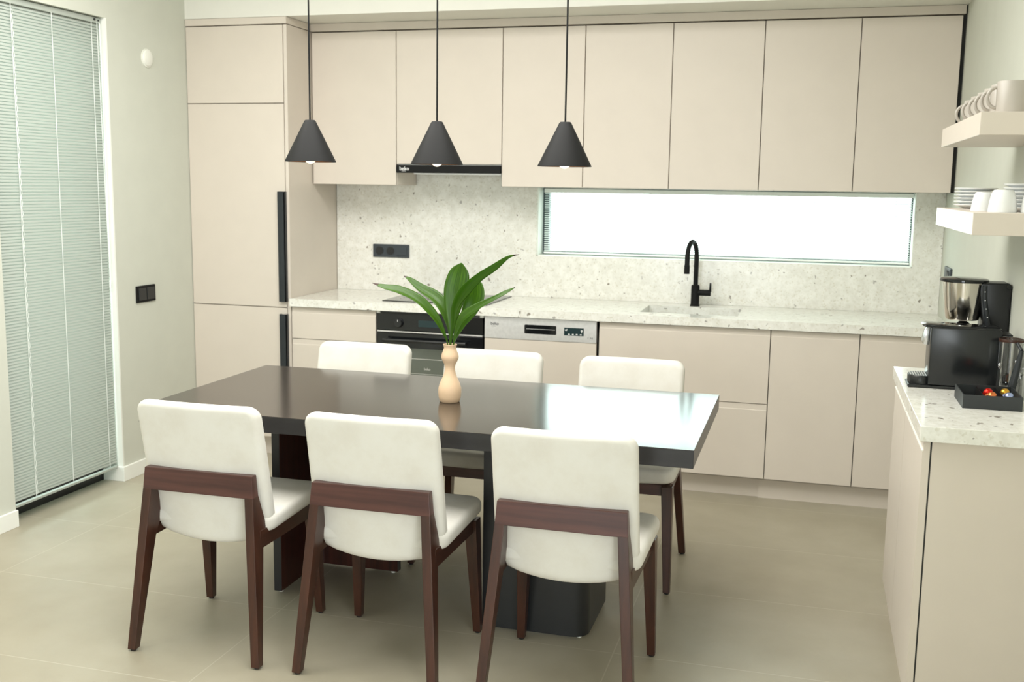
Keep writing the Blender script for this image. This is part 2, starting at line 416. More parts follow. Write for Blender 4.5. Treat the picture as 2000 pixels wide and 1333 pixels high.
# light switch + round cover on the left wall
t = thing('light_switch', 'black double light switch on the left wall between blind and tall cabinet', 'switch', (0, -1.040, .933))
b = B(); box(b, 0, .009, -.080, .080, -.043, .043); obj('cover_plate', b, 'black_matte', t, bevel=.003)
for y in (-.034, .034):
    b = B(); box(b, .008, .013, y-.031, y+.031, -.031, .031); obj('rocker', b, 'black', t, bevel=.002)
t = thing('wall_junction_cover', 'round white cover cap high on the left wall near the tall cabinet', 'cover', (0, -.955, 2.122))
b = B(); lathe(b, [(0, .016), (.030, .016), (.038, .012), (.043, 0)], 32)
o = obj('cap', b, 'white_pl', t, smooth=True); o.rotation_euler = (0, PI/2, 0)
b = B(); lathe(b, [(.046, 0), (.046, .005), (.040, .006)], 32)
o = obj('rim', b, 'white_pl', t, smooth=True); o.rotation_euler = (0, PI/2, 0)

# ------------------------------------------------------------------ tall cabinet
G = .0022
def front_panel(bm, x0, x1, z0, z1, y=-.60, th=.019, grip=True, plane='y'):
    """slab front; a grip front has its top edge sloped back into a finger pull"""
    if grip:
        pts = [(y, z0), (y, z1-.030), (y+.0025, z1-.027), (y+.0035, z1), (y+th, z1), (y+th, z0)]
    else:
        pts = [(y, z0), (y, z1), (y+th, z1), (y+th, z0)]
    prism(bm, pts, 0, x0, x1)
tc_ = thing('tall_cabinet', 'tall greige cabinet with three doors and two black bar handles in the left corner', 'cabinet', (.30, -.30, 0))
def P_(o): # keep world placement of geometry written in world coordinates
    o.location = (-.30, .30, 0); return o
b = B(); box(b, .002, .5790, -.578, -.001, .10, 2.325); box(b, .5792, .5985, -.598, -.001, .10, 2.325); box(b, .002, .5985, -.54, -.001, 0, .0998)
P_(obj('carcass', b, 'cab', tc_, bevel=.0008, seg=1))
b = B(); box(b, .002, .600, -.604, -.002, 2.329, 2.364); P_(obj('crown_board', b, 'cab', tc_, bevel=.0008, seg=1))
for z0, z1, hz in ((1.925, 2.324, None), (.8395, 1.920, (.870, 1.461)), (.112, .8345, (.205, .803))):
    b = B(); box(b, .003, .576, -.60, -.5795, z0, z1); dd = P_(obj('door', b, 'cab', tc_, bevel=.0008, seg=1))
    if hz:
        b = B(); box(b, .540, .583, -.622, -.6165, *hz); box(b, .576, .583, -.622, -.59, *hz); box(b, .540, .545, -.6165, -.60, *hz)
        obj('handle', b, 'handle', dd, bevel=.001)
b = B(); box(b, .001, .024, -.56, -.02, 2.36, 2.365); b.free()

# ------------------------------------------------------------------ wall cabinets
UX = [.6045, 1.1005, 1.6960, 2.1332, 2.5778, 3.0223, 3.4669, 3.9125]
UZ0, UZ1, UY = 1.5040, 2.3205, -.3228
ul = ['greige wall cabinet left of the hood, beside the tall cabinet',
      'shorter greige wall cabinet directly above the cooker hood',
      'greige wall cabinet just right of the hood',
      'greige wall cabinet above the left end of the window',
      'greige wall cabinet above the window, just left of the tap',
      'greige wall cabinet above the window, second from the right wall',
      'greige wall cabinet at the right wall end of the row']
for i in range(7):
    x0, x1 = UX[i], UX[i+1]; zb = 1.6165 if i == 1 else UZ0
    t = thing('wall_cabinet', ul[i], 'cabinet', ((x0+x1)/2, 0, zb), group='greige cabinets along the top row')
    cx = (x0+x1)/2
    b = B(); box(b, x0-cx+.0005, x1-cx-.0005, UY+.021, -.016, 0, UZ1-zb); obj('carcass', b, 'cab', t, bevel=.0006, seg=1)
    b = B(); box(b, x0-cx+G, x1-cx-G, UY, UY+.0195, (.0 if i != 1 else .001), UZ1-zb-.003); obj('door', b, 'cab', t, bevel=.0008, seg=1)
b = B(); box(b, .602, 3.922, UY-.004, -.002, 2.3245, 2.3645)
tag(obj('cornice_board', b, 'cab', bevel=.0008, seg=1), 'long greige cornice board running over the wall cabinets', 'cornice')
b = B(); box(b, 3.9135, XR-.0005, UY+.03, -.016, UZ0, UZ1+.003)  # solid dark strip gives the open gap its shade
tag(obj('gap_shade_strip', b, 'gap'), 'dark narrow strip painted as shade in the gap between last wall cabinet and right wall', 'filler')

# cooker hood
t = thing('cooker_hood', 'slim black pull-out cooker hood under the short wall cabinet', 'hood', (1.3982, 0, 1.566))
b = B(); box(b, -.2925, .2925, UY+.014, -.02, .012, .0495); obj('hood_body', b, 'steel', t)
b = B(); box(b, -.2925, .2925, UY-.014, UY+.014, .004, .0460); obj('front_bar', b, 'black_matte', t, bevel=.002)
b = B(); box(b, -.20, .2925, UY+.01, -.03, -.003, .012); obj('filter', b, 'steel', t)
text_mesh('lettering', 'beko', .028, 'white_ink', t, (-.246, UY-.0146, .026), FACE)
b = B(); box(b, -.262, -.238, UY-.0148, UY-.0140, .0125, .0142); obj('logo_underline', b, 'white_ink', t)

# ------------------------------------------------------------------ base units
BZ = .8455
def base_unit(name, label, cat, x0, x1, group=None):
    return thing(name, label, cat, ((x0+x1)/2, 0, 0), group=group), (x0+x1)/2
def carcass(t, w_, z0=.10):
    b = B(); box(b, -w_+.0006, w_-.0006, -.575, -.005, z0, BZ); obj('carcass', b, 'cab_in', t)
t, cx = base_unit('drawer_cabinet', 'greige drawer unit between the tall cabinet and the oven', 'cabinet', .602, 1.095)
carcass(t, .2465)
for z0, z1 in ((.674, .843), (.395, .6705), (.112, .3915)):
    b = B(); front_panel(b, -.2465+G, .2465-G, z0, z1); obj('drawer', b, 'cab', t)
t, cx = base_unit('drawer_cabinet', 'wide greige two-drawer unit under the sink, right of the dishwasher', 'cabinet', 2.290, 3.127)
b = B(); box(b, -.4179, .4179, -.575, -.005, .10, .69); box(b, -.4179, -.40, -.575, -.005, .69, BZ); box(b, .40, .4179, -.575, -.005, .69, BZ)
obj('carcass', b, 'cab_in', t)
for z0, z1 in ((.483, .843), (.112, .4795)):
    b = B(); front_panel(b, -.4185+G+.004, .4185-G, z0, z1); obj('drawer', b, 'cab', t)
t, cx = base_unit('base_cabinet', 'greige single-door base cabinet between the sink drawers and the corner', 'cabinet', 3.127, 3.533)
carcass(t, .203)
b = B(); front_panel(b, -.203+G, .203-G, .112, .843); obj('door', b, 'cab', t)
t, cx = base_unit('base_cabinet', 'greige corner base cabinet against the right wall', 'cabinet', 3.533, XR-.001)
carcass(t, (XR-.001-3.533)/2)
b = B(); front_panel(b, -.198+G, .198-.001, .112, .843); obj('door', b, 'cab', t)
b = B(); box(b, .602, 3.100, -.531, -.515, 0.0, .099); tag(obj('plinth_board', b, 'cab'), 'greige plinth board under the drawers and oven', 'plinth')
b = B(); box(b, 3.1005, XR-.001, -.545, -.529, 0.0, .108); tag(obj('plinth_board', b, 'cab'), 'greige plinth board under the two right base cabinets', 'plinth')

# countertop with sink cut-out
SX0, SX1, SY0, SY1 = 2.478, 2.962, -.49, -.165
b = B(); Z0, Z1 = .848, .8895
box(b, .601, SX0, -.62, -.001, Z0, Z1); box(b, SX1, XR-.001, -.62, -.001, Z0, Z1); box(b, SX0, SX1, -.62, SY0, Z0, Z1); box(b, SX0, SX1, SY1, -.001, Z0, Z1)
tag(obj('countertop', b, 'stone'), 'long speckled off-white stone worktop along the back wall', 'countertop')
t = thing('kitchen_sink', 'undermounted pale rectangular sink set in the long worktop', 'sink', ((SX0+SX1)/2, (SY0+SY1)/2, .70))
hw, hd = (SX1-SX0)/2-.0005, (SY1-SY0)/2-.0005
b = B(); v = box(b, -hw, hw, -hd, hd, .0, .146)
b.faces.ensure_lookup_table(); bmesh.ops.delete(b, geom=[b.faces[1]], context='FACES')
o = obj('basin', b, 'basin', t)
md = o.modifiers.new('thick', 'SOLIDIFY'); md.thickness = .003; md.offset = -1
b = B(); lathe(b, [(0, .006), (.030, .006), (.040, .004), (.042, .0015)], 28); obj('drain', b, 'steel', t, smooth=True)
# tap
t = thing('kitchen_tap', 'matt black gooseneck kitchen tap behind the sink', 'tap', (2.712, -.105, .8895))
b = B(); lathe(b, [(0, 0), (.026, 0), (.026, .006), (.0225, .008), (.0225, .108), (.019, .112), (0, .112)], 28); obj('tap_body', b, 'black_matte', t, smooth=True)
pts = [(0, 0, .10), (0, 0, .26)]
for k in range(1, 17):
    a = PI*k/16; pts.append((-.018*(1-math.cos(a)), -.058*(1-math.cos(a)), .26+.082*math.sin(a)))
pts.append((-.036, -.117, .215))
b = B(); tube(b, pts, .0125, 20); obj('spout', b, 'black_matte', t, smooth=True)
b = B(); lathe(b, [(.0, .0), (.0145, .0), (.0145, .045), (.0, .045)], 24, -.036, -.117)
o = obj('aerator', b, 'black_matte', t, smooth=True); o.location = (0, 0, .178)
b = B(); tube(b, [(0.015, 0, .072), (.080, 0, .072)], .0165, 22); obj('lever_joint', b, 'black_matte', t, smooth=True)
b = B(); tube(b, [(.078, 0, .078), (.078, -.002, .125)], [.0065, .005], 12); obj('lever', b, 'black_matte', t, smooth=True)
# hob
t = thing('cooktop', 'black glass hob flush on the worktop behind the vase leaves', 'cooktop', (1.393, -.275, .8897))
b = B(); box(b, -.292, .292, -.255, .225, 0, .005); obj('glass', b, 'black_gloss', t, bevel=.0015)
for x, y, r in ((-.16, -.13, .07), (.16, -.13, .09), (-.16, .10, .09), (.16, .10, .07)):
    b = B(); lathe(b, [(r, .0051), (r+.003, .0053), (r+.003, .0051)], 40, x, y); obj('zone_ring', b, 'ink', t)

# oven
t, cx = base_unit('built_in_oven', 'black built-in oven under the hob, partly behind the vase', 'oven', 1.0965, 1.6930)
W2 = .2965
b = B(); box(b, -W2+.004, W2-.004, -.575, -.01, .26, .838); obj('oven_body', b, 'black', t)
b = B(); box(b, -W2+.003, W2-.003, -.602, -.575, .747, .834); cp = obj('control_panel', b, 'black_gloss', t, bevel=.001)
b = B(); box(b, -W2+.022, W2-.022, -.5985, -.575, .834, .8455); obj('vent_trim', b, 'black', t)
b = B(); box(b, -W2+.006, W2-.006, -.604, -.578, .7365, .7430); obj('steel_strip', b, 'steel', t)
b = B(); box(b, -W2+.003, W2-.003, -.602, -.578, .262, .732); dr = obj('oven_door', b, 'black_gloss', t, bevel=.001)
M['oven_window'] = plain('oven_window_glass', (.12, .135, .115), .08, var=.05)
b = B(); box(b, -W2+.05, W2-.05, -.6026, -.6019, .33, .655); obj('oven_window', b, 'oven_window', dr)
b = B(); box(b, -W2+.06, W2-.06, -.6032, -.6027, .5985, .6015); box(b, -W2+.06, W2-.06, -.6032, -.6027, .52, .522); obj('rack_line', b, 'steel', dr)
b = B(); tube(b, [(-.245, -.645, .699), (.215, -.645, .699)], .0085, 16)
for x in (-.225, .195): tube(b, [(x, -.645, .699), (x, -.603, .699)], .006, 12)
obj('handle', b, 'black', dr, smooth=True)
text_mesh('lettering', 'beko', .018, 'steel', dr, (-.01, -.6036, .548), FACE)
for x in (-.168, .168):
    b = B(); tube(b, [(x, -.602, .787), (x, -.622, .787)], [.0245, .0205], 32); k_ = obj('knob', b, 'black', cp, smooth=True)
    b = B(); box(b, x-.0012, x+.0012, -.6235, -.6215, .794, .806); obj('knob_mark', b, 'white_ink', k_)
b = B(); box(b, -.06, .06, -.6026, -.6019, .770, .805); obj('clock_display', b, 'screen', cp)
for x in (-W2+.010, W2-.010):
    b = B(); box(b, x-.010, x+.010, -.6, -.58, .834, .8455); obj('corner_filler', b, 'trim', t)

# dishwasher
t, cx = base_unit('dishwasher', 'semi-integrated dishwasher with a steel control strip, right of the oven', 'dishwasher', 1.6935, 2.2895)
W2 = .298
b = B(); box(b, -W2+.003, W2-.007, -.575, -.01, .10, .842); obj('dishwasher_body', b, 'black', t)
b = B(); box(b, -W2+.004, W2-.008, -.602, -.575, .7335, .8440); cp = obj('control_panel', b, 'steel', t, bevel=.001)
b = B(); box(b, -W2+.004, W2-.008, -.600, -.580, .112, .7315); obj('front_panel', b, 'cab', t, bevel=.0008, seg=1)
b = B(); prism(b, [(-.082+.0, .7685), (-.078, .7655), (.080, .7655), (.084, .7685), (.084, .8085), (.080, .8115), (-.078, .8115), (-.082, .8085)], 1, -.6026, -.6018)
hr = obj('handle_recess', b, 'black_gloss', cp)
b = B(); box(b, -.072, .078, -.6034, -.6026, .7895, .7915); obj('recess_lip', b, 'steel', hr)
b = B(); box(b, .125, .226, -.6026, -.6018, .7665, .8060); ds = obj('display', b, 'screen', cp)
b = B()
for x in (.150, .170, .190, .211): box(b, x-.0045, x+.0045, -.6030, -.6026, .7705, .7755)
for x in (.135, .215): box(b, x-.005, x+.005, -.6030, -.6026, .7905, .7965)
box(b, .138, .141, -.6030, -.6026, .7965, .7995); box(b, .2125, .2175, -.6030, -.6026, .7815, .7865)
obj('display_icons', b, 'white_ink', ds)
text_mesh('lettering', 'beko', .022, 'ink', cp, (-W2+.058, -.6024, .8085), FACE)
b = B(); box(b, -W2+.040, -W2+.064, -.6026, -.6020, .7945, .7960); obj('logo_underline', b, 'ink', cp)
text_mesh('small_marks', '\u2191 7\u00b78', .012, 'ink', cp, (.258, -.6024, .757), FACE)

# ------------------------------------------------------------------ island unit on the right
IY0, IY1 = -2.79, -1.80
t = thing('side_counter_cabinet', 'greige two-door low cabinet under the coffee counter at the right wall', 'cabinet', (3.77, -2.29, 0))
def Q_(o): o.location = (-3.77, 2.29, 0); return o
b = B(); box(b, 3.6275, XR-.001, -2.748, IY1+.005, .0, .8455); Q_(obj('carcass', b, 'cab_in', t))
b = B(); box(b, 3.6285, XR-.0012, -2.768, -2.749, .0, .8470); Q_(obj('end_panel', b, 'cab', t))
b = B(); box(b, 3.6245, 3.6284, -2.7665, -2.70, .105, .8455); Q_(obj('shadow_gap', b, 'gap', t))  # dark strip colours in the shade between door and end panel
for y0, y1 in ((-2.768, -2.225), (-2.221, IY1+.006)):
    b = B(); x = 3.605
    prism(b, [(x, .10), (x+.019, .10), (x+.019, .843), (x+.0035, .843), (x+.0025, .818), (x, .815)], 1, y0, y1)
    dr = Q_(obj('door', b, 'cab', t))
    b = B(); box(b, x-.0022, x+.004, y0+.002, y1-.002, .8165, .8195); obj('grip_lip', b, 'steel' if 0 else 'trim', dr)
b = B(); box(b, 3.6265, 3.6274, -2.765, IY1+.006, 0, .100); Q_(obj('plinth', b, 'cab', t))
b = B(); box(b, 3.594, XR-.001, IY0, IY1+.01, .848, .8895)
tag(obj('countertop', b, 'stone', bevel=.001, seg=1), 'short speckled stone worktop with coffee machines at the right wall', 'countertop')

# shelves
SHX = 3.695
b = B(); box(b, SHX, XR-.0005, -2.698, -1.842, 1.659, 1.7185)
tag(obj('floating_shelf', b, 'cab', bevel=.001, seg=1), 'upper thick greige floating shelf with a row of mugs', 'shelf', )
b = B(); box(b, SHX, XR-.0005, -2.700, -1.842, 1.397, 1.4565)
tag(obj('floating_shelf', b, 'cab', bevel=.001, seg=1), 'lower thick greige floating shelf with white plates and cups', 'shelf')

# mugs on the upper shelf, handles towards the room
def make_mug(loc, label):
    t = thing('mug', label, 'mug', loc, group='greige mugs on the upper shelf')
    r = .0415
    b = B(); lathe(b, [(0, .0), (r-.003, 0), (r, .003), (r, .084), (r-.001, .0855), (r-.004, .0855), (r-.0045, .006), (0, .005)], 40); obj('cup_body', b, 'stoneware', t, smooth=True)
    b = B(); tube(b, [(-r+.002-.024*math.sin(PI*k/14), 0, .043+.027*math.cos(PI*k/14)) for k in range(15)], .0048, 10); obj('handle', b, 'stoneware', t, smooth=True)
    return t
m0 = make_mug((3.785, -2.60, 1.7185), 'large-looking nearest greige mug at the front end of the upper shelf')
ml = ['greige mug second from the front end of the upper shelf, behind the nearest mug', 'greige mug third from the front end of the upper shelf',
      'greige mug fourth from the front end of the upper shelf', 'greige mug second from the far end of the upper shelf', 'farthest greige mug on the upper shelf, next to the wall cabinets']
for k, y in enumerate((-2.495, -2.375, -2.245, -2.105, -1.955)):
    c = copy_tree(m0); c.location = (3.785, y, 1.7185); c['label'] = ml[k]
# plates stack and cups on the lower shelf
def plate(name, r, loc, label, cat, group, mat='ceramic'):
    b = B(); lathe(b, [(0, 0), (r*.55, 0), (r*.6, .002), (r*.985, .0105), (r, .0125), (r*.985, .0135), (r*.6, .0045), (0, .003)], 48)
    o = obj(name, b, mat, smooth=True); o.location = loc; return tag(o, label, cat, group)
pl = ['bottom', 'second', 'third', 'fourth', 'fifth', 'topmost']
p0 = None
for k in range(6):
    lab = f'white saucer, {pl[k]} of the stack at the far end of lower shelf'
    if k in (1, 2, 3, 4): lab = f'white saucer, {pl[k]} from the bottom of the far stack on lower shelf'
    z = 1.4568 + k*.0107
    if p0 is None: p0 = plate('saucer', .066, (3.800, -1.955, z), lab, 'saucer', 'saucers stacked at the far end of the lower shelf')
    else:
        c = p0.copy(); COL.objects.link(c); c.location = (3.800, -1.955, z); c['label'] = lab
def make_cup(loc, label):
    t = thing('cup', label, 'cup', loc, group='white cups upside down on the lower shelf')
    b = B(); lathe(b, [(.0345, 0), (.0345, .004), (.0325, .024), (.0280, .046), (.0235, .0520), (.0225, .0535), (.0190, .0535), (.0185, .0515), (0, .0515), (0, .0485), (.0225, .047), (.0295, .024), (.0315, .0)], 40, closed=True)
    obj('cup_body', b, 'ceramic', t, smooth=True)
    b = B(); tube(b, [(.030+.018*math.sin(PI*k/10), 0, .028+.012*math.cos(PI*k/10)) for k in range(11)], .003, 8); obj('handle', b, 'ceramic', t, smooth=True)
    return t
c0 = make_cup((3.757, -2.44, 1.4568), 'small white upturned cup in front of the saucer stack on the lower shelf'); c0.rotation_euler = (0, 0, 1.3)
c = copy_tree(c0); c.location = (3.783, -2.585, 1.4568); c.scale = (1.06, 1.06, 1.13); c['label'] = 'larger white upturned cup in the middle of the front row on lower shelf'
c.rotation_euler = (0, 0, 1.2)
c = copy_tree(c0); c.location = (3.861, -2.600, 1.4568); c.scale = (1.0, 1.0, 1.1); c['label'] = 'white upturned cup cut by the right edge of the photo, on the lower shelf'
c.rotation_euler = (0, 0, 4.6)
rk = ['bottom', 'second from bottom', 'third from bottom', 'fourth from bottom', 'fifth from bottom', 'sixth from bottom', 'topmost']
p1 = None
for k in range(7):
    z = 1.4568 + k*.0108; lab = f'white plate in the right-hand stack behind the cups, {rk[k]}'
    if p1 is None: p1 = plate('plate', .062, (3.866, -2.44, z), lab, 'plate', 'plates stacked behind the cups on the lower shelf')
    else:
        c = p1.copy(); COL.objects.link(c); c.location = (3.866, -2.44, z); c['label'] = lab

# ------------------------------------------------------------------ coffee things
CT = .8897
t = thing('capsule_coffee_machine', 'glossy black capsule coffee machine on the side counter with drip tray', 'coffee machine', (3.77, -2.14, CT))
def rbox(bm, hx, hy, hz, r, n=6):
    """rounded box centred at the origin"""
    tmp = bmesh.ops.create_cube(bm, size=2)['verts']
    bmesh.ops.subdivide_edges(bm, edges=list({e for v in tmp for e in v.link_edges}), cuts=n, use_grid_fill=True)
    for v in bm.verts:
        # denser near the rim
        p = []
        for c, h in zip(v.co, (hx, hy, hz)):
            s = math.copysign(1-(1-abs(c))**1.6, c) if abs(c) < 1 else c
            p.append(s*h)
        p = Vector(p); q = Vector([max(-h+r, min(h-r, c)) for c, h in zip(p, (hx, hy, hz))])
        d = p-q
        v.co = q + (d.normalized()*r if d.length > 1e-9 else Vector())
b = B(); prism(b, [(-.103, .012), (.104, .012), (.104, .19), (.098, .197), (-.100, .197), (-.103, .192)], 1, -.062, .055); obj('machine_body', b, 'black_satin', t, bevel=.004, smooth=True)
b = B(); prism(b, [(-.128, .199), (-.118, .194), (.104, .1935), (.104, .1985), (-.11, .2035)], 1, -.050, .046); obj('lever_lid', b, 'black_gloss', t, bevel=.0015, smooth=True)
b = B(); prism(b, [(-.108, .195), (-.118, .178), (-.124, .145), (-.121, .136), (-.102, .134)], 1, -.024, .020); obj('spout_head', b, 'spoon', t, bevel=.002, smooth=True)
b = B(); lathe(b, [(0, .008), (.046, .008), (.047, .012), (.047, .034), (.045, .037), (0, .037)], 32)
for v in b.verts: v.co.x = v.co.x*.85-.120; v.co.y = v.co.y*1.05-.003
dt = obj('drip_tray', b, 'black', t, smooth=True)
b = B()
for k in range(11):
    x = -.152+k*.0075; h = .046*math.sqrt(max(0, 1-((x+.120)/.040)**2))*.95 if abs(x+.120) < .040 else 0
    if h > .004: box(b, x-.0012, x+.0012, -.003-h, -.003+h, .0372, .0395)
obj('drip_grille', b, 'steel', dt)
b = B(); box(b, -.162, .105, -.060, .052, 0, .010); obj('base_plate', b, 'black', t, bevel=.004)
b = B(); rb = box(b, .106, .136, -.045, .045, .02, .175); obj('water_tank', b, 'glass', t, bevel=.004)
b = B(); box(b, .106, .137, -.046, .046, .1755, .181); obj('tank_lid', b, 'black', t, bevel=.001)

t = thing('filter_coffee_machine', 'filter coffee machine with polished steel basket behind the capsule machine', 'coffee machine', (3.80, -1.93, CT))
b = B(); box(b, -.075, .125, -.055, .055, 0, .028); obj('base_plate', b, 'black', t, bevel=.006)
b = B(); prism(b, [(.050, .028), (.125, .028), (.127, .318), (.121, .325), (.030, .325), (.028, .318), (.046, .20)], 1, -.052, .052); obj('column', b, 'black', t, bevel=.005, smooth=True)
b = B(); lathe(b, [(0, .196), (.050, .196), (.053, .2), (.060, .24), (.066, .285), (.069, .322), (0, .322)], 48, -.010, 0); obj('filter_basket', b, 'chrome', t, smooth=True)
b = B(); lathe(b, [(0, .3225), (.074, .3225), (.077, .326), (.077, .331), (.070, .335), (0, .3365)], 48, -.012, 0); obj('basket_lid', b, 'black_gloss', t, smooth=True)
b = B(); lathe(b, [(0, .176), (.026, .176), (.024, .180), (.010, .192), (.010, .196), (0, .196)], 28, -.006, 0); obj('drip_nozzle', b, 'black', t, smooth=True)
b = B(); tube(b, [(.045, -.056, .316), (.047, -.058, .27), (.056, -.058, .22), (.066, -.056, .175)], .0075, 12); hd_ = obj('basket_handle', b, 'handle', t, smooth=True)
b = B()
for z, x in ((.296, .0455), (.268, .0475), (.240, .0525), (.212, .0585)): tube(b, [(x, -.0645, z), (x, -.0665, z)], .002, 8)
obj('level_dots', b, 'white_ink', hd_)
b = B(); tube(b, [(.119, -.056, .314), (.119, -.050, .314)], .008, 16); obj('hinge_cap', b, 'black_gloss', t, smooth=True)
b = B(); lathe(b, [(.030, .158), (.046, .145), (.058, .10), (.058, .05), (.05, .030), (0, .029), (0, .032), (.048, .033), (.055, .05), (.055, .10), (.044, .143), (.028, .158)], 40, -.014, 0, closed=True)
cf = obj('carafe', b, 'glass', t, smooth=True)
b = B(); lathe(b, [(0, .172), (.030, .172), (.033, .168), (.033, .159), (0, .159)], 32, -.014, 0); obj('carafe_lid', b, 'black', cf, smooth=True)

# glass jar of spoons by the wall, with a slanting dark handle
t = thing('glass_jug', 'clear glass jug with dark rim and slanting black handle at the right wall', 'jug', (3.893, -2.245, CT))
r = .034
b = B(); lathe(b, [(0, 0), (r, 0), (r, .178), (r-.002, .178), (r-.002, .004), (0, .004)], 36); obj('jug_body', b, 'glass', t, smooth=True)
b = B(); lathe(b, [(r+.0006, .168), (r+.0012, .170), (r+.0012, .176), (r+.0006, .178)], 36, closed=True); obj('rim_band', b, 'wood_z', t, smooth=True)
b = B(); tube(b, [(.020, -.060, .150), (.010, -.058, .085), (-.002, -.055, .012)], [.006, .010, .013], 12); tube(b, [(.012, -r, .168), (.020, -.060, .150)], .005, 10); obj('handle', b, 'handle', t, smooth=True)
for k, (dx, dy, lean, h) in enumerate(((-.012, -.006, -.05, .085), (.002, .004, .06, .095), (.010, -.010, .10, .075))):
    b = B(); tube(b, [(dx, dy, .006), (dx+lean*.3, dy, h)], .0016, 8)
    lathe(b, [(0, h-.004), (.006, h+.004), (.0055, h+.014), (0, h+.020)], 12, dx+lean*.3, dy)
    o = obj('teaspoon', b, 'spoon', smooth=True); o.location = t.location
    tag(o, ['small spoon leaning left inside the glass jug', 'tallest small spoon in the middle of the glass jug', 'short spoon leaning right inside the glass jug'][k], 'spoon', 'small spoons in the glass jug')

# capsule tray
t = thing('capsule_tray', 'black open storage tray of coffee capsules at the front of the side counter', 'tray', (3.8135, -2.405, CT))
b = B(); W2, D2, H = .080, .090, .040
box(b, -W2, W2, -D2, D2, 0, .003)
for y in (-D2, D2-.003): box(b, -W2, W2, y, y+.003, .003, H)
for x in (-W2, W2-.003): box(b, x, x+.003, -D2+.003, D2-.003, .003, H)
obj('tray_box', b, 'tray_black', t)
b = B(); box(b, -.022, -.020, -D2+.004, D2-.004, .003, H-.004); obj('divider', b, 'black_matte', t)
b = B(); box(b, .030, .032, -D2+.004, D2-.004, .003, H-.004); obj('divider', b, 'black_matte', t)
def capsule(name_c, mat, loc, rot, label):
    b = B(); lathe(b, [(0, -.013), (.0175, -.013), (.0178, -.011), (.0145, -.010), (.0135, .004), (.010, .012), (.006, .0145), (0, .015)], 28)
    o = obj('coffee_capsule', b, mat, smooth=True); o.location = loc; o.rotation_euler = rot
    return tag(o, label, 'coffee capsule', 'coffee capsules in the black tray')
capsule('c', 'red_foil', (3.815, -2.395, CT+.030), (.3, .2, 0), 'bright red coffee capsule in the black tray')
capsule('c', 'copper_foil', (3.818, -2.445, CT+.030), (.9, .1, 0), 'copper orange coffee capsule in the black tray, in front of red one')
capsule('c', 'gold_foil', (3.866, -2.370, CT+.028), (.2, -.2, 0), 'gold coffee capsule in the black tray, behind the pale blue one')
capsule('c', 'blue_foil', (3.8655, -2.435, CT+.029), (1.0, .1, 0), 'pale blue silver coffee capsule at the right of the black tray')

# ------------------------------------------------------------------ table
TX0, TX1, TY0, TY1, TZ0, TZ1 = 1.115, 2.989, -2.697, -1.815, .694, .75
t = thing('dining_table', 'dark wenge rectangular dining table on two L-shaped pedestals', 'table', (2.052, -2.256, 0))
cx, cy = 2.052, -2.256
b = B(); box(b, TX0-cx, TX1-cx, TY0-cy, TY1-cy, TZ0, TZ1-.0015); obj('table_edge', b, 'table_edge', t, bevel=.0015)
b = B(); box(b, TX0-cx+.0008, TX1-cx-.0008, TY0-cy+.0008, TY1-cy-.0008, TZ1-.0014, TZ1); obj('tabletop', b, 'table_top', t)
def L_ped(corner, sx, sy, lenx, leny, th=.030, R=.055):
    """L-shaped upright panel: outer corner at `corner`, legs run towards sx*x and sy*y; returns outer polygon (x,y)"""
    X, Y = corner; out = []; inn = []
    n = 8
    def P(u, v): return (X+sx*u, Y+sy*v)
    out.append(P(lenx, 0))
    for k in range(n+1):
        a = PI/2*k/n; out.append(P(R-R*math.sin(a), R-R*math.cos(a)))
    out.append(P(0, leny))
    inn.append(P(th, leny)); r = R-th
    for k in range(n+1):
        a = PI/2*k/n; inn.append(P(th+r-r*math.cos(a), th+r-r*math.sin(a)))
    inn.append(P(lenx, th))
    return out+inn
for corner, sx, sy in (((1.438, -2.028), 1, -1), ((2.632, -2.440), -1, 1)):
    pts = L_ped((corner[0]-cx, corner[1]-cy), sx, sy, .365, .345)
    b = B(); prism(b, pts, 2, .010, TZ0); ped = obj('pedestal', b, 'dark_edge', t, smooth=True)
    ins = L_ped((corner[0]-cx+sx*.0285, corner[1]-cy+sy*.0285), sx, sy, .335, .315, th=.003, R=.0265)
    b = B(); prism(b, ins, 2, .011, TZ0-.001); obj('inner_face', b, 'wood_red', ped, smooth=True)
    b = B()
    for u, v in ((.34, .015), (.015, .32), (.03, .03)):
        cyl(b, corner[0]-cx+sx*u, corner[1]-cy+sy*v, 0, .010, .008, 12)
    obj('glide', b, 'white_pl', ped)

# vase with leaves
VX, VY = 2.086, -2.270
b = B()
prof = [(0, 0), (.032, 0), (.0355, .003), (.0395, .018), (.0410, .036), (.0400, .050), (.0350, .068), (.0270, .085), (.0210, .100), (.0185, .114), (.0180, .122),
        (.0200, .135), (.0260, .146), (.0300, .156), (.0305, .163), (.0290, .171), (.0245, .182), (.0215, .192), (.0215, .196), (.0240, .203), (.0250, .2055),
        (.0235, .2058), (.0205, .197), (.0200, .190), (.018, .15), (.014, .12), (.03, .05), (0, .02)]
lathe(b, prof, 48)
o = obj('vase', b, 'vase', smooth='all'); o.location = (VX, VY, .75)
tag(o, 'slim pale terracotta vase with pinched neck standing on the dining table', 'vase')
def catmull(P, t):
    n = len(P)-1; s = min(int(t*n), n-1); u = t*n-s
    p0, p1, p2, p3 = P[max(s-1, 0)], P[s], P[s+1], P[min(s+2, n)]
    return tuple(.5*((2*b_)+(-a+c)*u+(2*a-5*b_+4*c-d)*u*u+(-a+3*b_-3*c+d)*u**3) for a, b_, c, d in zip(p0, p1, p2, p3))
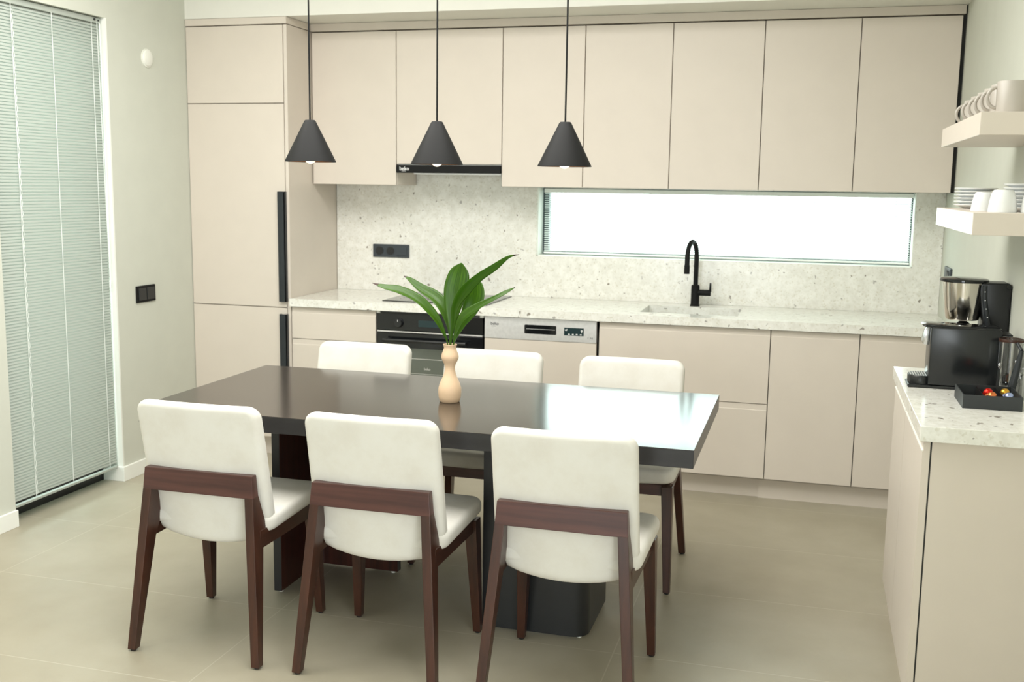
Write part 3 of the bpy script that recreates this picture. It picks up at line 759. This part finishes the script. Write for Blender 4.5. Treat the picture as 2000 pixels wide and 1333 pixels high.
def leaf(label, path, widths, normal, fold=.25, tip=0, start=.30):
    """path: local points (x, y, z) from the vase mouth; widths: half widths along the path; normal: blade facing"""
    bm = B(); uvl = bm.loops.layers.uv.new('UVMap'); NU, NV = 40, 8
    rows = []; nrm = Vector(normal).normalized()
    for i in range(NU+1):
        t_ = i/NU; p = Vector(catmull(path, t_)); q = Vector(catmull(path, min(1, t_+.02))) - Vector(catmull(path, max(0, t_-.02)))
        q.normalize(); wv = catmull([(w_,) for w_ in widths], t_)[0]; wv = max(wv, .0012)
        side = q.cross(nrm).normalized(); nn = side.cross(q).normalized()
        row = []
        for j in range(NV+1):
            s = 2*j/NV-1
            off = side*(s*wv) + nn*(abs(s)**1.3*wv*fold) + nn*(.0010*math.sin(9*t_+3*s))
            row.append(bm.verts.new(p+off))
        rows.append(row)
    for i in range(NU):
        for j in range(NV):
            f = bm.faces.new((rows[i][j], rows[i][j+1], rows[i+1][j+1], rows[i+1][j]))
            for lp, (a, c_) in zip(f.loops, ((i, j), (i, j+1), (i+1, j+1), (i+1, j))): lp[uvl].uv = (c_/NV, a/NU)
            f.material_index = 1 if (tip and i >= NU-tip) else 0
    me = bpy.data.meshes.new('leaf'); bm.to_mesh(me); bm.free()
    me.materials.append(M['leaf']); me.materials.append(M['leaf_tip'])
    for p in me.polygons: p.use_smooth = True
    o = bpy.data.objects.new('leaf', me); COL.objects.link(o); o.location = (VX, VY, .95)
    md = o.modifiers.new('thick', 'SOLIDIFY'); md.thickness = .0009; md.offset = 0
    tag(o, label, 'leaf', 'green leaves standing in the vase')
leaf('lowest green leaf arching far left out of the vase with dry tip',
     [(-.004, -.004, -.10), (-.006, -.005, .0), (-.018, -.02, .049), (-.047, -.04, .109), (-.102, -.05, .163), (-.167, -.06, .193), (-.218, -.065, .204), (-.263, -.07, .217)],
     [.0015, .0018, .008, .017, .020, .019, .012, .001], (.35, -.55, .75), .30, 3)
leaf('green leaf leaning left just above the lowest one',
     [(-.001, .006, -.10), (-.004, .008, .0), (-.008, .020, .055), (-.031, .035, .115), (-.070, .045, .160), (-.128, .05, .192), (-.170, .05, .223), (-.193, .05, .235)],
     [.0015, .0018, .009, .022, .025, .018, .009, .001], (.55, -.65, .50), .30, 3)
leaf('broad upright green leaf in the middle of the vase',
     [(.000, .002, -.10), (.000, .002, .0), (.004, .004, .075), (.010, .006, .145), (.020, .006, .205), (.034, .004, .262), (.042, -.004, .293)],
     [.0015, .0018, .014, .033, .043, .034, .002], (.05, -1, .10), .10)
leaf('broad green leaf behind, right of the upright one',
     [(.006, .007, -.10), (.009, .010, .0), (.030, .035, .070), (.058, .045, .125), (.074, .05, .170), (.076, .055, .210), (.062, .06, .240)],
     [.0015, .0018, .014, .030, .036, .026, .002], (-.05, -1, .15), .10)
leaf('long green leaf reaching up to the right with thin dry tip',
     [(.004, -.008, -.10), (.006, -.010, .0), (.017, -.02, .086), (.030, -.03, .148), (.066, -.04, .203), (.118, -.05, .250), (.175, -.055, .287), (.225, -.06, .322), (.263, -.06, .332)],
     [.0015, .002, .008, .015, .022, .017, .014, .006, .0006], (.45, -.75, -.40), .20, 3)
leaf('green leaf arching low to the right over the hob',
     [(.009, -.003, -.10), (.012, -.003, .0), (.028, -.01, .056), (.057, -.02, .105), (.106, -.02, .142), (.168, -.02, .177), (.207, -.02, .199), (.239, -.02, .217)],
     [.0015, .002, .012, .021, .016, .010, .008, .001], (-.45, -.75, .45), .30, 1)

# ------------------------------------------------------------------ chairs
def ring_pad(hx, hz, R_, ht, r, n=10):
    """upholstered slab with a rounded-rectangle outline in xz, thin along y, edge radius r, fully gridded inside"""
    bm = B()
    def outline(off):
        pts = []; X, Z, q = hx-r+off, hz-r+off, max(R_-r+off, .002)
        for cx, cz, a0 in ((X-q, Z-q, 0), (-X+q, Z-q, 1), (-X+q, -Z+q, 2), (X-q, -Z+q, 3)):
            for k in range(n+1):
                a = PI/2*(a0+k/n); pts.append((cx+q*math.cos(a), cz+q*math.sin(a)))
        out = []
        for i, p in enumerate(pts):                        # extra points along the straight sides
            out.append(p); q2 = pts[(i+1) % len(pts)]
            if (i+1) % (n+1) == 0:
                for j in range(1, 10): out.append((p[0]+(q2[0]-p[0])*j/10, p[1]+(q2[1]-p[1])*j/10))
        return out
    levels = [(0, s_, -1) for s_ in (.12, .25, .38, .5, .62, .74, .86, .94)]
    levels += [(r*math.sin(PI/2*k/6), 1, -1+(r/ht)*(1-math.cos(PI/2*k/6))) for k in range(7)]
    levels += [(r*math.cos(PI/2*k/6), 1, 1-(r/ht)*(1-math.sin(PI/2*k/6))) for k in range(7)]
    levels += [(0, s_, 1) for s_ in (.94, .86, .74, .62, .5, .38, .25, .12)]
    rings = []
    for off, sc, yy in levels: rings.append([bm.verts.new((x*sc, yy*ht, z*sc)) for x, z in outline(off)])
    N = len(rings[0])
    for p, q in zip(rings, rings[1:]):
        for k in range(N):
            bm.faces.new((p[k], p[(k+1) % N], q[(k+1) % N], q[k]))
    for ring, yy in ((rings[0], -ht), (rings[-1], ht)):
        c = bm.verts.new((0, yy, 0))
        for k in range(N): bm.faces.new((ring[k], ring[(k+1) % N], c))
    bmesh.ops.remove_doubles(bm, verts=bm.verts, dist=1e-5)
    return bm
def make_chair(loc, rz, label):
    t = thing('dining_chair', label, 'chair', loc, rz, 'cream upholstered chairs around the table')
    # back cushion, 0.43 wide, from z .365 to .825, leaning slightly back
    b = ring_pad(.214, .200, .040, .026, .020)
    for v in b.verts:
        x, y, z = v.co
        u = (z+.200)/.400
        if u < .35:                                                        # bellied lower edge hanging between the legs
            e = min(1, max(0, (.196-abs(x))/.026)); e = e*e*(3-2*e)
            z -= (.35-u)/.35*(.040*e + .028*max(0, 1-(x/.19)**2))
        x *= 1 + .015*(1-u)
        y += -.018*(1-(x/.212)**2)*(1-.3*u) * 1.0                             # slight wrap
        y += .006
        lean = -.080*max(u, 0)**1.1 - .098
        v.co = (x, y+lean, .622+z)
    obj('backrest', b, 'fabric', t, smooth='all')
    # seat cushion
    bm = ring_pad(.235, .190, .048, .026, .020)
    for v in bm.verts:
        x, z, y = v.co; z = -z
        x *= 1-.04*(1-(y+.190)/.380)
        if z > 0: z += .006*(1-(x/.235)**2)*(1-(y/.190)**2)
        z -= .010*(1-(x/.235)**2) if z < 0 else 0
        v.co = (x, y+.055, z+.443+.010*(y/.19))
    obj('seat', bm, 'fabric', t, smooth='all')
    for s in (-1, 1):
        # rear leg: from the floor up to the back rail, leaning forward and in, widest at the seat
        def sec(xo, xi, y0, y1, z): return [(s*xi, y0, z), (s*xo, y0, z), (s*xo, y1, z), (s*xi, y1, z)]
        b = B()
        secs = [sec(.237, .209, -.246, -.218, .006), sec(.2095, .179, -.2065, -.150, .37), sec(.2045, .174, -.1995, -.122, .435), sec(.1965, .1665, -.1885, -.152, .535)]
        rings = [[b.verts.new(p) for p in q] for q in secs]
        for a_, c_ in zip(rings, rings[1:]):
            for k in range(4): b.faces.new((a_[k], a_[(k+1) % 4], c_[(k+1) % 4], c_[k]))
        b.faces.new(rings[0]); b.faces.new(list(reversed(rings[-1])))
        lg = obj('leg', b, 'wood_z', t, bevel=.002)
        b = B(); cyl(b, s*.223, -.232, 0, .007, .009, 12); obj('glide', b, 'black', lg)
        # front leg
        b = B(); secs = [sec(.232, .206, .214, .240, .006), sec(.226, .184, .170, .225, .41)]
        rings = [[b.verts.new(p) for p in q] for q in secs]
        for a_, c_ in zip(rings, rings[1:]):
            for k in range(4): b.faces.new((a_[k], a_[(k+1) % 4], c_[(k+1) % 4], c_[k]))
        b.faces.new(rings[0]); b.faces.new(list(reversed(rings[-1])))
        lg = obj('leg', b, 'wood_z', t, bevel=.002)
        b = B(); cyl(b, s*.219, .227, 0, .007, .009, 12); obj('glide', b, 'black', lg)
        # side rail
        b = B(); x0, x1 = (.186, .208)
        hexa(b, [(s*x0, -.165, .365), (s*x1, -.165, .365), (s*(x1+.008), .205, .368), (s*(x0+.008), .205, .368)],
                [(s*x0, -.165, .425), (s*x1, -.165, .425), (s*(x1+.008), .205, .412), (s*(x0+.008), .205, .412)])
        obj('side_rail', b, 'wood_y', t, bevel=.0015)
    b = B(); box(b, -.190, .190, .176, .198, .368, .410); obj('front_rail', b, 'wood_x', t, bevel=.0015)
    b = B(); box(b, -.180, .180, -.090, -.068, .378, .408); obj('rear_rail', b, 'wood_x', t, bevel=.0015)
    b = B(); hexa(b, [(-.1965, -.1885, .531), (.1965, -.1885, .531), (.1965, -.152, .531), (-.1965, -.152, .531)],
                     [(-.1915, -.1825, .603), (.1915, -.1825, .603), (.1915, -.155, .603), (-.1915, -.155, .603)])
    obj('back_rail', b, 'wood_x', t, bevel=.002)
    return t
CY = -2.712
ch = make_chair((1.462, CY, 0), 0, 'cream chair on the near side of the table, left end, back to the viewer')
for (x, y, rz, lab) in ((2.044, CY+.008, .0, 'cream chair on the near side of the table, middle, back to the viewer'),
                        (2.638, CY+.004, .0, 'cream chair on the near side of the table, right end, back to the viewer'),
                        (1.445, -1.708, PI, 'cream chair on the far side of the table, left end, facing the viewer'),
                        (2.030, -1.708, PI, 'cream chair on the far side of the table, in the middle behind the vase'),
                        (2.615, -1.708, PI, 'cream chair on the far side of the table, right end, under the bright reflection')):
    c = copy_tree(ch); c.location = (x, y, 0); c.rotation_euler = (0, 0, rz); c['label'] = lab

# ------------------------------------------------------------------ pendant lamps
def make_pendant(x, label):
    t = thing('pendant_lamp', label, 'pendant lamp', (x, -2.26, 1.580), group='black cone pendant lamps over the table')
    b = B(); lathe(b, [(.0895, 0), (.0905, .001), (.0200, .143), (.0165, .146), (.0, .146), (.0, .144), (.0165, .1435), (.0885, .001)], 64, closed=False)
    obj('lamp_shade', b, 'black_matte', t, smooth=True)
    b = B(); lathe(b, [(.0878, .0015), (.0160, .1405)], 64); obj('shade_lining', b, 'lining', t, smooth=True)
    b = B(); lathe(b, [(0, .10), (.017, .10), (.017, .142), (0, .142)], 24); obj('lamp_holder', b, 'black', t, smooth=True)
    b = B(); lathe(b, [(0, -.0075), (.009, -.0055), (.017, .001), (.0215, .012), (.023, .024), (.021, .038), (.014, .060), (.012, .10), (0, .10)], 32); obj('bulb', b, 'bulb', t, smooth='all')
    b = B(); tube(b, [(0, 0, .145), (0, 0, ZC-1.580-.02)], .0030, 10); obj('cord', b, 'black_matte', t, smooth=True)
    b = B(); lathe(b, [(0, ZC-1.580-.025), (.045, ZC-1.580-.025), (.05, ZC-1.580-.02), (.05, ZC-1.580), (0, ZC-1.580)], 32); obj('ceiling_rose', b, 'black_matte', t, smooth=True)
    return t
p = make_pendant(1.5530, 'left black cone pendant lamp hanging beside the tall cabinet side'); p.location.z = 1.584
for x, z, lab in ((2.0310, 1.578, 'middle black cone pendant lamp hanging in front of the cooker hood'), (2.4820, 1.575, 'right black cone pendant lamp hanging left of the window')):
    c = copy_tree(p); c.location = (x, -2.26, z); c['label'] = lab
